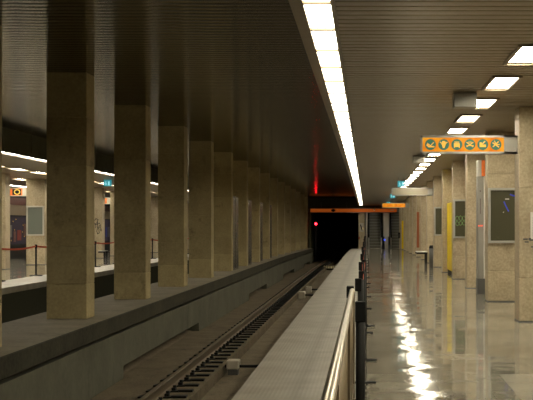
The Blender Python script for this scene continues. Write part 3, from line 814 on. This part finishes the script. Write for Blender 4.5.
# ------------------------------------------------------------------ far end
bd = END-0.35
t = thing('orange_band', 'long orange sign band across the far end over tunnel and escalators', 'sign', (0, bd, 0))
MB().box(-3.92, 2.12, 0, 0.14, EYE+1.02, EYE+1.26, 0.005, 1).build('band', 'band_glow', t)
MB().box(-3.93, 2.13, -0.01, 0.15, EYE+0.97, EYE+1.02).box(-3.93, 2.13, -0.01, 0.15, EYE+1.26, EYE+1.30).build('rim', 'darkgrey', t)
mb = MB().cyl((-2.32, -0.006, EYE+1.14), 0.11, 0.02, 'y', 24).box(-2.47, -2.17, -0.008, 0.001, EYE+1.08, EYE+1.20); mb.build('emblem', 'black', t)
mb = MB()
for k in range(5): mb.box(1.67+k*0.055, 1.705+k*0.055, -0.008, 0.001, EYE+1.10, EYE+1.18)
mb.build('lettering', 'signoff', t)
for x in (-3.2, -1.4, 0.6, 1.9):
    MB().box(x, x+0.05, 0.05, 0.09, EYE+1.30, EYE+1.75).build('hanger', 'darkgrey', t)
t = thing('security_camera', 'small camera hung before the orange band above the escalator', 'camera', (0.55, bd-0.5, 0))
MB().box(-0.05, 0.05, -0.1, 0.2, EYE+1.13, EYE+1.23, 0.01).build('camera_body', 'lightgrey', t)
MB().cyl((0, -0.11, EYE+1.18), 0.035, 0.03, 'y', 16).build('camera_lens', 'black', t)
MB().cyl((0.0, 0.05, (EYE+1.23+CEIL+dip(bd)-0.005)/2), 0.015, CEIL+dip(bd)-0.005-EYE-1.23, 'z', 10).build('camera_stem', 'darkgrey', t)

def escalator(label, x0, x1, steps=24, d0=END+0.6):
    t = thing('escalator', label, 'escalator', (x0, d0, zE))
    w = x1-x0
    for k in range(steps):
        y = 0.6+k*0.38; z = max(0, (k-1)*0.21)
        s = MB().box(0.10, w-0.10, y, y+0.40, max(0, z-0.2), z+0.19).build('step', 'step', t)
        MB().box(0.10, w-0.10, y-0.004, y+0.03, z+0.175, z+0.194).build('step_edge', 'alu', s)
    MB().box(0.10, w-0.10, 0, 0.6, 0, 0.015).build('comb_plate', 'steel', t)
    for x in (0.0, w-0.10):
        q = [(0, 0), (0.7, 0), (9.7, 5.0), (9.7, 5.95), (0.6, 0.92), (0.1, 0.92), (0, 0.8)]
        mb = MB()
        A = [mb.bm.verts.new((x+0.015, a, b)) for a, b in q]; B = [mb.bm.verts.new((x+0.085, a, b)) for a, b in q]
        mb.bm.faces.new(A); mb.bm.faces.new(B[::-1])
        for i in range(len(q)):
            j = (i+1) % len(q); mb.bm.faces.new((A[i], A[j], B[j], B[i]))
        mb.build('balustrade', 'cladding', t)
        MB().tube([(x+0.05, -0.03, 0.78), (x+0.05, 0.03, 0.93), (x+0.05, 0.6, 0.96), (x+0.05, 9.7, 6.0)], 0.042, 10).build('handrail', 'rubber', t)
    return t
escalator('dark escalator with steel sides at the far end of the platform', 0.12, 1.12)
escalator('second darker escalator right of the bright steel column', 1.70, 2.70)
t = thing('steel_column', 'bright steel clad column between the two far escalators', 'column', (1.2, END+0.2, zE))
MB().box(0, 0.40, 0, 0.35, 0.85, 2.75, 0.03, 3).build('cladding', 'cladding', t)
MB().box(0.08, 0.34, 0.02, 0.33, 0, 0.849, 0.01).build('foot', 'lightgrey', t)
MB().cyl((0.08, -0.012, 0.62), 0.055, 0.02, 'y', 16).build('blue_light', 'blue_led', t)
t = thing('steel_post', 'slim steel post left of the far escalator', 'post', (-0.03, END+0.15, zE))
MB().cyl((0.05, 0.05, 1.35), 0.065, 2.7, 'z', 20).build('tube', 'cladding', t)
MB().cyl((0.05, 0.05, 0.015), 0.10, 0.03, 'z', 20).build('flange', 'grey_metal', t)
t = thing('wall_light', 'added fill light in the escalator shaft, unseen behind the black beam', 'lamp', (1.2, END+1.4, 0))  # added out of view to brighten the far end
MB().box(0, 0.5, 0, 0.12, 3.1, 3.16).box(0.22, 0.28, 0.03, 0.09, 3.16, 3.4).build('fill_body', 'alu', t)
MB().box(0.02, 0.48, 0.01, 0.11, 3.04, 3.099).build('tube', 'shaft_fill', t)
t = thing('poster', 'small dark and yellow poster on the pale far end wall', 'poster', (-0.50, END, zE))
MB().box(0, 0.30, -0.012, -0.001, 1.2, 1.8).build('sheet', 'lightgrey', t)
mb = MB(); mb.stroke([(0.08, 1.68), (0.14, 1.5), (0.2, 1.3)], 0.07, -0.0125, 0.003); mb.build('dark_figure', 'black', t)
MB().box(0.2, 0.29, -0.0155, -0.0125, 1.3, 1.5).build('yellow_patch', 'stopmark', t)
t = thing('alarm_box', 'small red alarm on the pale far end wall', 'alarm', (-0.52, END, zE))
MB().cyl((0.0, -0.03, 0.75), 0.06, 0.05, 'y', 18, None, 0.008).build('bell', 'red', t)
MB().box(-0.04, 0.04, -0.01, -0.001, 0.66, 0.84).build('back_plate', 'maroon', t)

# ------------------------------------------------------------------ opposite platform back side
def kiosk(label, d0, d1, rich):
    t = thing('kiosk', label, 'kiosk', (-15.2, d0, dip((d0+d1)/2)))
    L_ = d1-d0
    MB().box(0.005, 0.42, 0, L_, 0, 0.62).build('counter_base', 'black', t)
    MB().box(0.005, 0.40, 0, L_, 1.78, 1.84).box(0.005, 0.40, 0, L_, 2.58, 2.75).build('frame', 'black', t)
    MB().box(0.005, 0.40, 0, L_, 2.28, 2.58).build('fascia', 'maroon', t)
    MB().box(0.005, 0.38, 0, L_, 1.84, 2.28).build('upper_panel', 'housing', t)
    w = MB().box(0.005, 0.36, 0, L_, 0.62, 1.78).build('shop_window', 'shop_lit', t)
    random.seed(int(d0))
    k = 0; y = 0.2
    while y < L_-0.6:
        ww = random.uniform(0.25, 0.7); z = random.uniform(0.65, 1.1); h = random.uniform(0.3, 0.65)
        MB().box(0.361, 0.372, y, y+ww, z, min(1.75, z+h)).build('window_poster', ['shop_red', 'maroon', 'shop_blue', 'darkgrey', 'maroon'][k % 5], w)
        y += ww+random.uniform(0.1, 0.4); k += 1
    mb = MB()
    for q in range(14):
        mb.cyl((0.378, 0.6+L_*0.6*random.random(), 0.7+random.random()), 0.022, 0.008, 'x', 10)
    mb.build('small_lamps', 'shop_yellow', w)
kiosk('dark kiosk front with violet window under the ring emblem sign', 49.5, 60.0, True)
kiosk('second dark shop front further along the opposite platform', 62.0, 76.0, False)
# black scribble on the fourth opposite pillar
d = O0+4.8*3
t = thing('graffiti', 'black sprayed scribble on an opposite platform pillar', 'graffiti', (-11.68, d, dip(d)))
mb = MB()
mb.stroke([(0.0, 1.62), (0.06, 1.70), (0.16, 1.66), (0.10, 1.52), (0.02, 1.46), (0.10, 1.44), (0.20, 1.52), (0.26, 1.42), (0.22, 1.30)], 0.025, -0.0015, 0.002)
mb.stroke([(0.12, 1.60), (0.14, 1.36), (0.10, 1.16), (0.13, 1.04), (0.20, 1.08), (0.19, 1.25), (0.15, 1.36)], 0.028, -0.0015, 0.002)
mb.stroke([(0.20, 1.42), (0.30, 1.22), (0.28, 1.16), (0.24, 1.26)], 0.022, -0.0015, 0.002)
mb.stroke([(-0.02, 1.55), (0.06, 1.38), (0.05, 1.30)], 0.024, -0.0015, 0.002)
mb.build('scribble', 'black_paint', t)

# ------------------------------------------------------------------ world, camera, colour management
w = bpy.data.worlds.new('World'); scn.world = w; w.use_nodes = True
w.node_tree.nodes['Background'].inputs['Color'].default_value = (0, 0, 0, 1)
w.node_tree.nodes['Background'].inputs['Strength'].default_value = 0.0
cam = bpy.data.cameras.new('Camera'); co = bpy.data.objects.new('Camera', cam); COL.objects.link(co)
co.location = (0, 0, EYE); co.rotation_euler = (PI/2, 0, 0)
cam.sensor_width = 36.0; cam.sensor_fit = 'HORIZONTAL'; cam.lens = 1250/533*36
cam.shift_x = -(366.4-266.5)/533; cam.shift_y = (226.7-200)/533
cam.clip_start = 0.1; cam.clip_end = 400
scn.camera = co
vs = scn.view_settings
vs.view_transform = 'Standard'; vs.look = 'None'; vs.gamma = 1.0; vs.use_curve_mapping = False
vs.exposure = 0.0
cy = scn.cycles
cy.max_bounces = 10; cy.diffuse_bounces = 5; cy.glossy_bounces = 5
cy.use_denoising = True
cy.sample_clamp_indirect = 6.0
